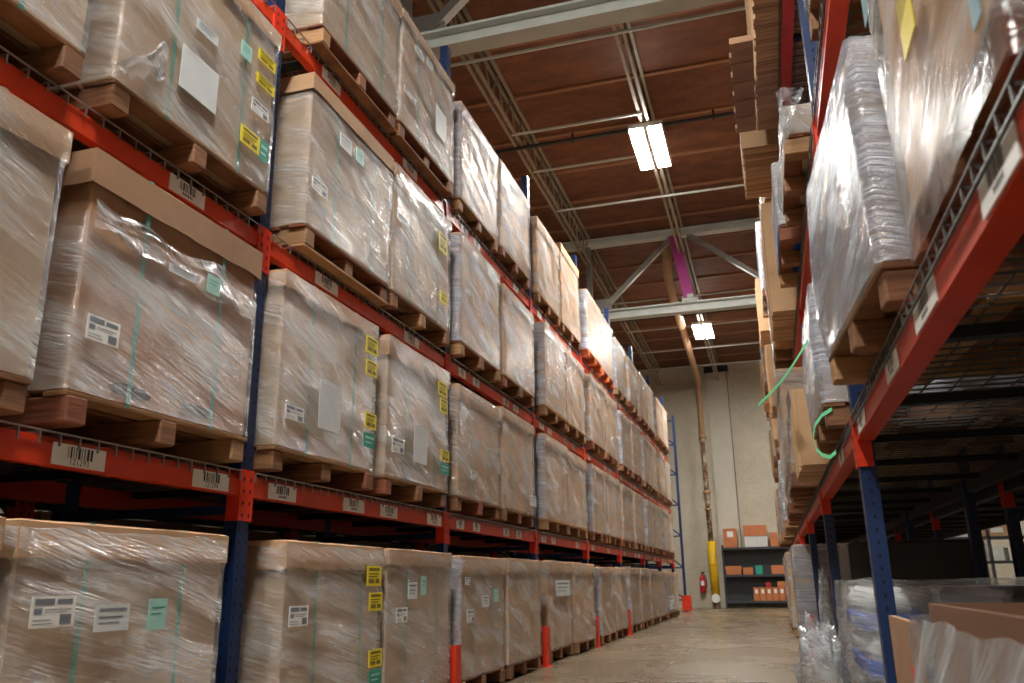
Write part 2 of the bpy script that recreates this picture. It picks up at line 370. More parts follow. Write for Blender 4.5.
def connector_mesh(d, s):
    b = MB(); f = -d*.008
    y0, y1 = (.0, .047) if s > 0 else (-.047, .0)
    b.box(min(f, 0), max(f, 0), y0, y1, -.215, .02)
    y0, y1 = (.047, .055) if s > 0 else (-.055, -.047)
    b.box(min(f, d*.06), max(f, d*.06), y0, y1, -.215, .02)
    for k in range(4):
        z = -.19+k*.055; yc = s*.026
        b.add([(f-d*.001, yc-.008, z), (f-d*.001, yc, z-.014), (f-d*.001, yc+.008, z), (f-d*.001, yc, z+.014)], [(0, 1, 2, 3)], 1)
    return b.mesh('connector', ['guard_red', 'hole'])
def deck_mesh(d, length, depth=1.07):
    b = MB(); r = .003; n = int((length-.12)/.088); y0 = .06
    for k in range(n+1):
        y = y0+(length-.12)*k/n
        b.box(min(d*-.012, d*depth), max(d*-.012, d*depth), y-r, y+r, .002, .002+2*r)
        b.box(min(d*-.012, d*-.005), max(d*-.012, d*-.005), y-r, y+r, -.032, .002)
    for k in range(11):
        x = d*(depth*k/10) if k else d*-.01
        b.box(x-r, x+r, y0, length-y0, .009, .009+2*r)
    if d > 0: b.box(min(d*-.012, d*-.005), max(d*-.012, d*-.005), y0, length-y0, -.034, -.028)
    for k in range(3):
        y = length*(k+.5)/3; b.box(min(d*.03, d*(depth-.03)), max(d*.03, d*(depth-.03)), y-.02, y+.02, -.035, .0, 1)
    return b.mesh('wire_deck', ['steel' if d < 0 else 'wire_shaded', 'steel_dark'])

def text_faces(s, size):
    cu = bpy.data.curves.new('t', 'FONT'); cu.body = s; cu.size = size; cu.align_x = 'CENTER'; cu.resolution_u = 2
    o = bpy.data.objects.new('t', cu); col.objects.link(o)
    dg = bpy.context.evaluated_depsgraph_get(); me = o.evaluated_get(dg).to_mesh()
    vs = [tuple(v.co) for v in me.vertices]; fs = [tuple(p.vertices) for p in me.polygons]
    o.evaluated_get(dg).to_mesh_clear(); bpy.data.objects.remove(o); bpy.data.curves.remove(cu)
    return vs, fs
def location_label(parent, d, y, zc, wd, ht, num=None, dx=0):
    # plate on the beam face; the viewer's right is +y for the left rack (d=-1) and -y for the right rack
    b = MB(); f = -d*.004; rnd = random.Random(int(y*1000)); sg = -d
    b.box(min(0, f), max(0, f), -wd/2, wd/2, -ht/2, ht/2)
    x = -wd*.23; g = f-d*.0006
    while x < wd*.2:
        bw = rnd.choice((.004, .006, .010, .013))*wd/.3
        b.add([(g, sg*x, -ht*.12), (g, sg*(x+bw), -ht*.12), (g, sg*(x+bw), ht*.42), (g, sg*x, ht*.42)], [(0, 1, 2, 3)], 1); x += bw+rnd.choice((.005, .007, .010))*wd/.3
    if num:
        vs, fs = text_faces(num, ht*.42); b.add([(g, sg*v[0], v[1]-ht*.42) for v in vs], fs, 1)
    else:
        for k in range(6):
            x = -wd*.14+k*wd*.05; b.add([(g, sg*x, -ht*.36), (g, sg*(x+wd*.03), -ht*.36), (g, sg*(x+wd*.03), -ht*.2), (g, sg*x, -ht*.2)], [(0, 1, 2, 3)], 1)
    return b.build('location_label', ['paper', 'ink'], parent, loc=(dx, y, zc))

def rack(label, face, d, posts, levels, beam_last, labels, depth=1.07, group=None, rear=True, low=True, fm='beam_red', rm='beam_red'):
    t = thing('pallet_rack', label, 'rack', (face, posts[0], 0), group)
    pm = post_mesh(d); pr = post_mesh(-d)
    hb = MB().box(min(d*.07, d*(depth-.07)), max(d*.07, d*(depth-.07)), -.02, .02, -.02, .02).mesh('brace', 'post_blue')
    db = MB().bar((d*.07, 0, -.4), (d*(depth-.07), 0, .4), .04, .04).mesh('brace', 'post_blue')
    y00 = posts[0]
    for i, y in enumerate(posts):
        link('post', pm, t, (0, y-y00, 0)); link('post', pr, t, (d*depth, y-y00, 0))
        for k, z in enumerate((.3, 1.15, 2.0, 2.85, 3.7, 4.55, 5.25)):
            if not low and k in (1,): continue
            link('brace', hb, t, (0, y-y00, z))
            if k < 6 and (low or k > 2): link('brace', db, t, (0, y-y00, z+.43))
    cl = {s: connector_mesh(d, s) for s in (1, -1)}; cr = {s: connector_mesh(-d, s) for s in (1, -1)}
    bms = {}
    for i in range(beam_last):
        ln = round(posts[i+1]-posts[i], 3)
        if ln not in bms: bms[ln] = (beam_mesh(d, ln, fm), beam_mesh(-d, ln, rm), deck_mesh(d, ln, depth))
        for li, z in enumerate(levels):
            bo = link('beam', bms[ln][0], t, (0, posts[i]-y00, z))
            link('connector', cl[1], bo, (0, 0, 0)); link('connector', cl[-1], bo, (0, ln, 0))
            for (lv, u0, u1, v, num) in labels:
                if lv != li: continue
                ya, yb = hit(u0, v, 0, face).y, hit(u1, v, 0, face).y
                yc, wd = (ya+yb)/2, abs(yb-ya)
                if posts[i] < yc < posts[i+1]: location_label(bo, d, yc-posts[i], -.056, min(wd, .3), .075, num, d*.001)
            if i >= 2 and d < 0:
                for q in (.35, .75, 1.55, 1.95):
                    if random.random() < .75: location_label(bo, d, q+random.uniform(-.06, .06), -.056, .17, .07, None, d*.001)
            if rear:
                br = link('beam', bms[ln][1], t, (d*depth, posts[i]-y00, z))
            link('wire_deck', bms[ln][2], t, (0, posts[i]-y00, z))
    return t

LF = -2.33
LP = [3.43+(n-1)*2.6 for n in range(0, 10)]
LZ = [1.31, 2.545, 3.855]
rack('long red and blue pallet rack filled with wrapped cartons, left of the aisle', LF, -1, LP, LZ, 8,
     [(0, 52, 106, 451, '121293'), (0, 193, 229, 475, '121294'), (0, 268, 296, 491, None), (0, 343, 364, 505, None), (0, 380, 397, 513, None), (0, 427, 441, 520, None),
      (1, 169, 206, 184, None), (1, 315, 338, 279, None), (1, 404, 419, 336, None), (2, 322, 341, 76, None), (2, 403, 417, 162, None)])
RF = .4136
RP = [4.08+(n-1)*2.975 for n in range(0, 8)]
RZ = [1.49, 3.03, 4.56]
rack('red and blue pallet rack rising close on the right of the aisle', RF, 1, RP, RZ, 7,
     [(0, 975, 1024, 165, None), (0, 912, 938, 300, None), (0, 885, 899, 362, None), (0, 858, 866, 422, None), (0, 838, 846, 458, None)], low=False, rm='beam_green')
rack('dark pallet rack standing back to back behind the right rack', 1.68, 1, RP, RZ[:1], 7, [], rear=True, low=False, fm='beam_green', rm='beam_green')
for bay in range(7):  # shelf cartons added to block light onto the deck undersides
    for slot in range(2):
        tag(MB().cbox(-.5, .5, -.68, .68, 0, 1.35, .01).box(-.509, .509, -.689, .689, 1.25, 1.35).build('blocker_carton', 'carton_brown', None, loc=(2.22, RP[bay]+(.78 if slot == 0 else 2.2), RZ[0]+.018)),
            'brown carton added to block light behind the right rack, %s from the viewer' % ('first second third fourth fifth sixth seventh eighth ninth tenth eleventh twelfth thirteenth fourteenth'.split()[bay*2+slot]), 'carton', 'added cartons behind the right rack')
        if bay < 5: tag(MB().cbox(-.5, .5, -.6, .6, 0, .62, .01).box(-.505, .505, -.605, .605, .54, .6).build('blocker_carton', 'dark_load', None, loc=(2.22, RP[bay]+(.78 if slot == 0 else 2.2), 0)),  # floor boxes added, and made dark, to cut floor bounce
            'low dark box added to cut floor bounce behind the right rack, %s from the viewer' % ('first second third fourth fifth sixth seventh eighth ninth tenth'.split()[bay*2+slot]), 'box', 'added dark boxes behind the right rack')

# red angle guards bolted to the floor at the posts
def guard(x, y, d, label, h=.38):
    t = thing('post_guard', label, 'guard', (x, y, 0), 'red floor guards')
    x -= d*.03; t.location.x = x
    b = MB(); fx = -d*.075
    b.box(min(fx, fx+d*.008), max(fx, fx+d*.008), -.05, .05, .006, h); b.box(min(fx, d*-.02), max(fx, d*-.02), -.058, -.05, .006, h); b.build('angle_plate', 'guard_red', t)
    MB().box(-.1 if d > 0 else -.005, .005 if d > 0 else .1, -.08, .08, 0, .006).build('base_plate', 'guard_red', t)
for n, nm in ((2, 'second'), (3, 'third'), (4, 'fourth'), (5, 'fifth')):
    guard(LF, LP[n], -1, f'red steel guard at the foot of the {nm} post of left rack')
t = thing('post_guard', 'red U-shaped guard around the last post of the left rack', 'guard', (LF, LP[9], 0), 'red floor guards')
MB().box(.1, .11, -.14, .14, .05, .42).build('angle_plate', 'guard_red', t); MB().box(-.12, .1, -.15, -.14, .05, .42).build('angle_plate', 'guard_red', t)
MB().box(-.12, .12, -.16, .14, .03, .14).build('base_plate', 'guard_red', t)
guard(RF, RP[3], 1, 'red steel guard at a right rack post beside loose film', .42)

# ------------------------------------------------------------------ pallets and wrapped cartons
W = 1.07
PALH = .13
sm = MB().cbox(-.525, .525, -.047, .047, .016, .112, .006)
dk = MB().cbox(-.05, .05, -W/2, W/2, .112, .13, .003)
bt = MB().cbox(-.05, .05, -W/2, W/2, 0, .016, .003)
PMESH = {}
wood('wood_orange', srgb(190, 84, 40), srgb(225, 120, 62))
for wd in ('wood', 'wood_red', 'wood_pale', 'wood_orange'):
    PMESH[wd] = (sm.mesh('stringer', wd), dk.mesh('deck_board', wd), bt.mesh('bottom_board', wd))
def pallet(xc, yc, z, label, group, d, wood_=None, front_board=False, rz=0):
    """xc: middle in x; d: depth direction (front edge at xc - d*.525)"""
    t = thing('pallet', label, 'pallet', (xc, yc, z), group, rz)
    pick = lambda: random.choice(('wood', 'wood', 'wood_red', 'wood_pale')) if wood_ is None else wood_
    for y in (-W/2+.055, 0, W/2-.055): link('stringer', PMESH[pick()][0], t, (random.uniform(-.012, .012), y, 0))
    for k in range(7): link('deck_board', PMESH[pick()][1], t, (-.475+k*.95/6, random.uniform(-.006, .006), 0))
    for x in ((-.475, 0, .475) if front_board else (-.22, .22)): link('bottom_board', PMESH[pick()][2], t, (x, 0, 0))
    return t

def film_ring(x0, x1, y0, y1, z0, z1, seed, d, amp=.007, rows=20, fold=.25, bulge=0.0, lean=0.0, step=0, near_mat=False):
    """hull of film round a load; the fine faces are the aisle side and the side towards the camera"""
    xf, xb = (x0, x1) if d > 0 else (x1, x0)      # front and back in x
    c = .014
    def seg(a, b, n): return [(a[0]+(b[0]-a[0])*i/n, a[1]+(b[1]-a[1])*i/n) for i in range(n)]
    sx = d
    cr = [((xb-sx*c, y0), (xf+sx*c, y0), 14), ((xf, y0+c), (xf, y1-c), 30), ((xf+sx*c, y1), (xb-sx*c, y1), 5), ((xb, y1-c), (xb, y0+c), 4)]
    per = []
    for a, b, n in cr: per += seg(a, b, n)+[b]
    n = len(per); vs = []
    s = 0; prev = per[0]; ss = []
    for p in per: s += math.hypot(p[0]-prev[0], p[1]-prev[1]); ss.append(s); prev = p
    cx, cy = (x0+x1)/2, (y0+y1)/2
    for j in range(rows+1):
        z = z0+(z1-z0)*j/rows
        for i, (x, y) in enumerate(per):
            q = z+fold*ss[i]
            a = .55*nz(ss[i]*2.2+seed*7, q*8, seed)+.45*nz(ss[i]*5+seed, q*17, seed+3)
            a = amp*(.7+1.1*a)
            if bulge: a += bulge*math.sin(math.pi*j/rows)*(.6+.8*nz(ss[i]*3, seed, z*2))
            nx = (1 if x > cx else -1) if abs(x-xf) < 1e-6 or abs(x-xb) < 1e-6 else 0
            ny = (1 if y > cy else -1) if abs(y-y0) < 1e-6 or abs(y-y1) < 1e-6 else 0
            if j == 0: a += .004*nz(ss[i]*14, seed, 5)
            e = .02*nz(ss[i]*6, seed, 9) if j == rows else 0
            if step and z > step: a += .014*min(1, (z-step)/.03)
            vs.append((x+nx*a+lean*(z-z0), y+ny*a, z+e))
    fs = [(j*n+i, j*n+(i+1) % n, (j+1)*n+(i+1) % n, (j+1)*n+i) for j in range(rows) for i in range(n)]
    if d > 0: fs = [f[::-1] for f in fs]
    m = MB().add(vs, fs)
    if near_mat: m.mi = [1 if (k % n) < 15 else 0 for k in range(len(fs))]
    return m

def sticker_mesh(kind, wd, ht, d, seed):
    b = MB(); f = -d*.0025; g = -d*.0033; sg = -d
    b.box(min(0, f), max(0, f), -wd/2, wd/2, -ht/2, ht/2)
    rnd = random.Random(seed)
    def r(x0, x1, y0, y1):
        b.add([(g, sg*(x0-.5)*wd, (y0-.5)*ht), (g, sg*(x1-.5)*wd, (y0-.5)*ht), (g, sg*(x1-.5)*wd, (y1-.5)*ht), (g, sg*(x0-.5)*wd, (y1-.5)*ht)], [(0, 1, 2, 3)], 1)
    if kind == 'white':
        r(.06, .5, .72, .92); r(.06, .24, .42, .62); r(.3, .9, .55, .58); r(.3, .8, .47, .49); r(.66, .92, .08, .4); r(.06, .5, .1, .13); r(.06, .45, .22, .25); r(.56, .92, .74, .9)
        mats = ['paper', 'ink_grey']
    elif kind == 'yellow':
        r(.12, .88, .76, .9); r(.12, .8, .58, .64); r(.12, .7, .44, .5); r(.12, .5, .14, .36); r(.58, .86, .14, .36); mats = ['yellow_label', 'ink_olive']
    elif kind == 'sheet': r(.08, .9, .93, .95); mats = ['pale', 'paper']
    elif kind == 'pale': r(.1, .9, .75, .85); r(.1, .7, .3, .34); r(.1, .8, .5, .56); mats = ['pale', 'ink_grey']
    elif kind == 'mint': r(.15, .85, .7, .74); r(.15, .7, .5, .54); mats = ['mint', 'green_label']
    else: r(.15, .85, .6, .75); r(.15, .7, .3, .4); mats = ['green_label', 'mint']
    return b, mats, {'white': 'paper_label', 'yellow': 'yellow_sticker', 'sheet': 'document_sheet', 'pale': 'paper_label', 'mint': 'mint_label', 'green': 'green_sticker'}[kind]

def carton(x0, x1, y0, y1, z0, z1, label, group, d, seed, stickers=(), body='carton', lid='carton_lid', filmm='film', lid_h=.12, straps=True, name='wrapped_carton', amp=.007, cover=None, handholes=False, fold=.25, film_lo=.002, bulge=0, cat='carton', sheen_side=False):
    ox, oy = (x0+x1)/2, (y0+y1)/2
    t = thing(name, label, cat, (ox, oy, z0), group)
    hx, hy, h = (x1-x0)/2, (y1-y0)/2, z1-z0
    b = MB().cbox(-hx, hx, -hy, hy, 0, h-.012, .008)
    b.build('carton_body', body, t)
    if lid:
        lb = MB(); rnd = random.Random(seed); n = 14
        e = .018
        # telescoping lid with an uneven lower edge
        def ring(zf, off): 
            pts = []
            for (ax, ay), (bx, by) in (((-hx-off, -hy-off), (hx+off, -hy-off)), ((hx+off, -hy-off), (hx+off, hy+off)), ((hx+off, hy+off), (-hx-off, hy+off)), ((-hx-off, hy+off), (-hx-off, -hy-off))):
                for k in range(n):
                    q = k/n; x, y = ax+(bx-ax)*q, ay+(by-ay)*q
                    pts.append((x, y, zf(x, y)))
            return pts
        lo = ring(lambda x, y: h-lid_h+.012*nz(x*6+seed, y*6, seed), e); up = ring(lambda x, y: h-.006+.006*nz(x*5+seed, y*5, 2), e); top = ring(lambda x, y: h+.003*nz(x*5, y*5+seed, 2), e-.012)
        k = 4*n; lb.add(lo+up+top, [(i, (i+1) % k, k+(i+1) % k, k+i) for i in range(k)]+[(k+i, k+(i+1) % k, 2*k+(i+1) % k, 2*k+i) for i in range(k)]+[tuple(range(2*k, 3*k))])
        lb.build('lid', lid, t)
    if straps:
        o = .011
        for sy in (-hy*.45, hy*.5):
            fx = -d*(hx+o); s = MB()
            sk = random.Random(seed+sy).uniform(-.02, .02)
            s.add([(fx, sy-.011+sk, -.01), (fx, sy+.011+sk, -.01), (fx, sy+.011, h+.004), (fx, sy-.011, h+.004)], [(0, 1, 2, 3)])
            s.add([(fx, sy-.011, h+.004), (fx, sy+.011, h+.004), (-fx, sy+.011, h+.004), (-fx, sy-.011, h+.004)], [(0, 1, 2, 3)])
            s.build('strap', 'strap', t)
    if handholes:
        for sy in (-hy*.42, hy*.35):
            hb = MB(); fx = -d*(hx+.003); n = 14
            hb.add([(fx, sy+.115*math.cos(6.283*k/n), .055+.026*math.sin(6.283*k/n)) for k in range(n)], [tuple(range(n))])
            hb.build('hand_hole', 'black_plastic', t)
    zt = h-.02 if cover is None else cover*h
    fr = film_ring(-hx-.014, hx+.014, -hy-.014, hy+.014, film_lo, zt, seed, d, amp, fold=fold, bulge=bulge, step=(h-lid_h-.01) if lid else 0, near_mat=sheen_side)
    fr.build('stretch_wrap', [filmm, 'film_silver'] if sheen_side else filmm, t, True)  # silver tint on the camera-side film stands in for its reflections
    fx = -d*(hx+.030+bulge)
    for k, (u0, v0, u1, v1, kind) in enumerate(stickers):
        fxw = ox+fx; vm = (v0+v1)/2; um = (u0+u1)/2
        a, bb, c = hit(u0, vm, 0, fxw), hit(u1, vm, 0, fxw), hit(um, vm, 0, fxw)
        wd = abs(bb.y-a.y)
        e1 = hit(um, vm+10, 0, fxw); pxm = 10/abs(c.z-e1.z)
        sl = abs(pix(fxw, c.y+.05, c.z)[1]-pix(fxw, c.y-.05, c.z)[1])/max(1e-6, abs(pix(fxw, c.y+.05, c.z)[0]-pix(fxw, c.y-.05, c.z)[0]))
        ht = max(.03, ((v1-v0)-sl*(u1-u0))/pxm)
        yl = min(max(c.y-oy, -hy+wd/2), hy-wd/2)
        sb, mats, nm = sticker_mesh(kind, wd, ht, d, seed+k)
        sb.build(nm, mats, t, loc=(fx, yl, c.z-z0))
    return t
def pix(x, y, z):
    dd = Vector((x, y, z))-CP; k = dd.dot(CFW); return 512+CF*dd.dot(CR)/k, 341.5-CF*dd.dot(CU)/k

ST = {
 (2,0,1): [(180,41,219,119,'sheet'),(196,16,219,49,'pale'),(241,38,252,65,'mint'),(258,46,276,76,'yellow'),(256,70,275,99,'yellow'),(251,95,269,125,'white'),(240,122,260,157,'yellow'),(259,137,268,166,'green')],
 (1,0,1): [(86,312,120,350,'white'),(169,262,197,285,'pale'),(207,273,220,298,'mint')],
 (0,0,1): [(31,595,75,628,'white'),(95,603,129,632,'pale'),(148,598,166,630,'mint')],
 (1,1,0): [(285,403,304,424,'white'),(319,378,340,435,'sheet'),(366,334,378,358,'yellow'),(366,358,377,379,'yellow'),(365,411,376,431,'yellow'),(363,431,375,450,'green')],
 (1,1,1): [(392,436,404,455,'white'),(414,424,427,466,'sheet'),(438,380,447,399,'yellow'),(440,397,447,415,'yellow'),(441,449,449,463,'yellow'),(440,462,449,476,'green')],
 (2,1,0): [(310,173.5,326,199,'white'),(340,131,352,157,'pale'),(356,146.5,364,168,'mint')],
 (2,1,1): [(439,230,447,257,'yellow'),(440,290,447,306,'yellow'),(396,210,407,227,'pale')],
 (3,1,1): [(403,82.5,415,105,'white'),(415,44,424,64,'pale'),(427,56,433,74,'pale'),(436,104,446,145,'sheet')],
 (0,1,0): [(289,605,308,627,'white'),(367,566,381,586,'yellow'),(369,592,382,611,'yellow'),(369,648,382,668,'yellow'),(369,668,381,686,'green')],
 (0,1,1): [(396,607,407,623,'white'),(408,582,417,599,'pale'),(421,576,426,595,'mint')],
 (0,2,0): [(465,577,470,585,'white'),(467,609,474,623,'white'),(482,595,489,607,'pale'),(494,589,498,602,'mint')],
 (1,2,0): [(471,470,477,481,'white')], (1,2,1): [(533,496,539,508,'pale')], (2,2,0): [(466,287,470,296,'white')],
 (0,3,0): [(556,580,570,596,'pale')], (0,7,0): [(658,597,664,613,'white')],
}
YC = {(0,0,0): 1.52, (0,0,1): 2.66, (1,0,0): 1.56, (1,0,1): 2.76, (2,0,0): 1.58, (2,0,1): 2.79, (0,1,0): 4.22, (0,1,1): 5.38, (1,1,0): 4.06, (1,1,1): 5.31,
      (2,1,0): 4.22, (2,1,1): 5.34, (3,1,0): 4.28, (3,1,1): 5.40, (0,2,0): 6.66, (0,2,1): 7.83, (1,2,0): 6.66, (1,2,1): 7.83, (2,2,0): 6.64, (2,2,1): 7.85,
      (3,2,0): 6.70, (3,2,1): 7.82, (3,3,0): 9.28, (3,3,1): 10.5}
ORD = ['first', 'second', 'third', 'fourth', 'fifth', 'sixth', 'seventh', 'eighth', 'ninth', 'tenth', 'eleventh', 'twelfth', 'thirteenth', 'fourteenth', 'fifteenth', 'sixteenth']
LVN = ['floor row', 'first shelf', 'second shelf', 'top shelf']
LVZ = [0.0, LZ[0]+.018, LZ[1]+.018, LZ[2]+.018]
rs = random.Random(3); CART = {}
for lv in range(4):
    cnt = 0
    for bay in range(8):
        for slot in range(2):
            if lv == 3 and bay == 0: continue
            P = LP[bay]
            yc = YC.get((lv, bay, slot), P+((.66 if slot == 0 else 1.80) if lv else (.75 if slot == 0 else 1.9)))
            yc += rs.uniform(-.02, .02) if bay > 2 else 0
            xf = -2.25+rs.uniform(-.025, .025) if bay > 1 else -2.25
            zp = LVZ[lv]; zb = zp+PALH; zt = LVZ[lv]+(1.02, 1.045, 1.07, 1.07)[lv]+(rs.uniform(-.03, .02) if bay > 1 else 0)
            if lv == 3 and bay == 3 and slot == 1: zt += .16
            if lv == 3 and bay == 5 and slot == 1: zt -= .1
            seed = lv*100+bay*10+slot+1
            st = ST.get((lv, bay, slot), ())
            kinds = [s[4] for s in st]
            look = 'with yellow stickers' if 'yellow' in kinds else ('with a paper label' if kinds else 'without bright stickers')
            lab = f'film-wrapped carton {look}, {ORD[cnt]} from viewer on left rack {LVN[lv]}'
            body, lid, fm = ('carton' if bay < 2 else 'carton_warm'), 'carton_lid', 'film'
            if lv == 1 and bay == 0 and slot == 1: body = 'carton_brown'; lid = 'carton_brown'
            if (lv, bay, slot) in ((2, 4, 1), (3, 5, 0), (0, 7, 0)): body = 'carton_tan'; lid = 'carton_tan'; lab = f'orange-brown film-wrapped carton, {ORD[cnt]} from the viewer on left rack {LVN[lv]}'
            hole = (lv, bay, slot) == (1, 0, 1)
            h0 = zb-(.07 if hole else 0)
            CART[lv, bay, slot] = carton(xf-1.03, xf-.01, yc-W/2+.01, yc+W/2-.01, zb+.001, zt, lab, 'wrapped cartons on the left rack', -1, seed, st, body, lid, fm,
                   sheen_side=bay >= 2 and slot == 0 and (lv+bay) % 3 != 0, handholes=hole, lid_h=rs.uniform(.09, .14), fold=rs.choice((.12, .2, .28, -.1)), amp=rs.uniform(.003, .006), cover=.72 if hole else .865 if (lv, bay, slot) in ((2, 1, 0), (3, 3, 1)) else .975)
            pallet(xf-.525, yc, zp, f'wooden pallet under the {ORD[cnt]} carton from the viewer on left rack {LVN[lv]}', 'pallets on the left rack', -1, wood_='wood_orange' if (lv, bay) == (3, 4) else None,
                   front_board=(lv, bay, slot) in ((2, 1, 0), (3, 1, 0), (3, 1, 1)))
            cnt += 1

# gathered film: a rolled edge across one carton and a twisted rope at the corner of another
def gathered(root, name, y0, z0, y1, z1, wd, x, seed, taper=0.0):
    """a band of bunched-up film lying on a carton's front, folds running along it"""
    def fn(u, v):
        f = (v-.5)*wd*(1-taper*(1-u))*(1+.5*nz(u*4, seed, 1))
        y = y0+(y1-y0)*u; z = z0+(z1-z0)*u+f+.035*nz(u*5+seed, v*1.5, 2)
        return (x+.012*(1+nz(u*3, v*9+seed, 4)+.6*nz(u*8, v*16, seed)), y-root.location.y, z-root.location.z)
    g = MB().grid(lambda u, v: tuple(a_-(root.location.x if i == 0 else 0) for i, a_ in enumerate(fn(u, v))), 40, 14)
    return g.build(name, 'film_loose', root, True)
gathered(CART[1, 0, 1], 'gathered_film', 2.24, 2.12, 3.26, 2.08, .13, -2.244, 3)
a_, b_ = hit(112, 72, 0, -2.235), hit(166, 62, 0, -2.235)
gathered(CART[2, 0, 1], 'gathered_film', a_.y, a_.z, b_.y, b_.z, .16, -2.240, 8, .7)

# back-to-back row behind the left rack, its cartons added to keep the gap under the first shelf dark
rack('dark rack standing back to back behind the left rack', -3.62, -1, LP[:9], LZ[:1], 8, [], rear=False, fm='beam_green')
for bay in range(8):
    for slot in range(2):
        yc = LP[bay]+(.70 if slot == 0 else 1.84)
        tag(MB().cbox(-.5, .5, -.55, .55, 0, 1.1, .01).box(-.509, .509, -.559, .559, 1.0, 1.1).build('blocker_carton', 'carton_brown', None, loc=(-4.15, yc, LZ[0]+.018)),
            'brown carton added to darken the gap behind the left rack, %s from the viewer' % ORD[bay*2+slot], 'carton', 'added cartons behind the left rack')
        tag(MB().cbox(-.5, .5, -.56, .56, 0, 1.2, .01).box(-.509, .509, -.569, .569, 1.1, 1.2).build('blocker_carton', 'carton_brown', None, loc=(-4.15, yc, 0)),
            'brown floor carton added to darken the gap behind the left rack, %s from the viewer' % ORD[bay*2+slot], 'carton', 'added cartons behind the left rack')

# ------------------------------------------------------------------ loads on the right rack
GR = 'loads on the right rack'
def rpallet(xf, yc, z, label, **kw): return pallet(xf+.525, yc, z, label, 'pallets on the right rack', 1, **kw)
RL = [z+.018 for z in RZ]
LAST = {}
def rl(lv, yc, xf, h, label, plabel, seed, w=W, filmm='film_silver', body='carton', lid='carton_lid', pal=True, depth=1.03, st=(), **kw):
    z = RL[lv-1] if lv else 0.0
    zb = z+(PALH if pal else 0)+.001
    if pal:
        p_ = rpallet(xf, yc, z, plabel); LAST['pallet'] = p_
        if w < W: p_.scale = (1, w/W, 1)
    return carton(xf+.01, xf+.01+depth, yc-w/2+.01, yc+w/2-.01, zb, zb+h, label, GR, 1, seed, st, body, lid, filmm, **kw)
r1 = rl(1, 1.66, .40, 1.05, 'film-wrapped carton with a yellow edge strip, nearest on the right rack', 'pallet under the carton nearest the viewer on the right rack', 501, filmm='film', body='carton_tan', straps=False, bulge=.012, w=.9, film_lo=-.12)
for u0, u1, v0, v1, m, nm in ((906, 922, -40, 62, 'yellow_label', 'edge_tape'), (975, 986, -40, 32, 'tape', 'edge_tape'), (866, 872, -30, 28, 'tape', 'edge_tape')):
    xw = .385; a, b_, c, e = hit(u0, v1, 0, xw), hit(u1, v1, 0, xw), hit(u0, v0, 0, xw), hit(u0, v1, 0, xw)
    MB().box(-.002, .0, min(a.y, b_.y)-r1.location.y, max(a.y, b_.y)-r1.location.y, e.z-r1.location.z, min(c.z-r1.location.z, 1.0)).build(nm, m, r1, loc=(xw-r1.location.x, 0, 0))
r2 = rl(1, 2.95, .325, .74, 'silvery film-wrapped load on right rack first shelf, second from viewer', 'pale pallet under the second load on right rack first shelf', 502, body='carton', bulge=.03, lid=None, fold=.1)
r2.rotation_euler = LAST['pallet'].rotation_euler = (0, 0, .07)
rl(1, 4.92, .32, .66, 'narrow silvery wrapped load beside the mint strap on right rack', 'overhanging pallet just past the first right rack post', 503, body='carton', bulge=.02, lid=None)
def bundle(lv, y0, y1, xf, h, label, depth=.9, name='cardboard_bundle', z=None, skew=0.0):
    """flat cardboard blanks standing on edge, one behind the other along the rack"""
    z = RL[lv-1] if z is None else z
    t = thing(name, label, 'cardboard', (xf, (y0+y1)/2, z), GR)
    n = max(6, int((y1-y0)/.045)); rn = random.Random(int(y0*100)+lv)
    st_ = (y1-y0)/n
    for k in range(n):
        y = -(y1-y0)/2+k*st_; jx = rn.uniform(-.012, .012)+skew*k/n; jh = rn.uniform(-.015, .015)
        MB().box(jx, depth+jx, y, y+st_*.8, 0, h+jh).build('cardboard_blank', 'carton_tan' if rn.random() < .6 else 'sheet_edges', t)
    return t
bundle(1, 5.75, 6.75, .24, .5, 'tan cardboard blanks on edge on right rack first shelf')
# second shelf
rl(2, 2.9, .38, .9, 'carton above the nearest bay on the right rack second shelf', 'pallet above the nearest bay on right rack second shelf', 510, filmm='film', straps=False)
rl(2, 4.98, .29, .2, 'low load under grey film on right rack second shelf', 'pallet with dark underside on right rack second shelf', 511, filmm='film_loose', body='carton', lid=None, straps=False, bulge=.02)
rl(2, 6.25, .27, .5, 'white-filmed load showing blue spots on right rack second shelf', 'pallet under the blue-spotted load on right rack second shelf', 512, body='bright_blue', filmm='film_white', lid=None, straps=False)
# top shelf: tall bundles of cardboard blanks hanging out over the aisle
bundle(3, 4.3, 6.9, .235, .95, 'pale cardboard blanks on edge, nearest on the right rack top shelf')
t = thing('cardboard_sheets', 'dark-looking flat cardboard sheets jutting over the aisle from right rack top shelf', 'cardboard', (0, 0, RL[2]), GR)
y = 5.55; k = 0
while y < 6.85:
    MB().box(.055+.008*math.sin(k*2.1), .222, y, y+.085, .004*(k % 3), .05+.006*(k % 2)).build('sheet_strip', 'carton_brown', t); y += .09; k += 1
bundle(3, 7.18, 8.3, .1, .6, 'cardboard blanks past the second post on the right rack top shelf', 1.1)
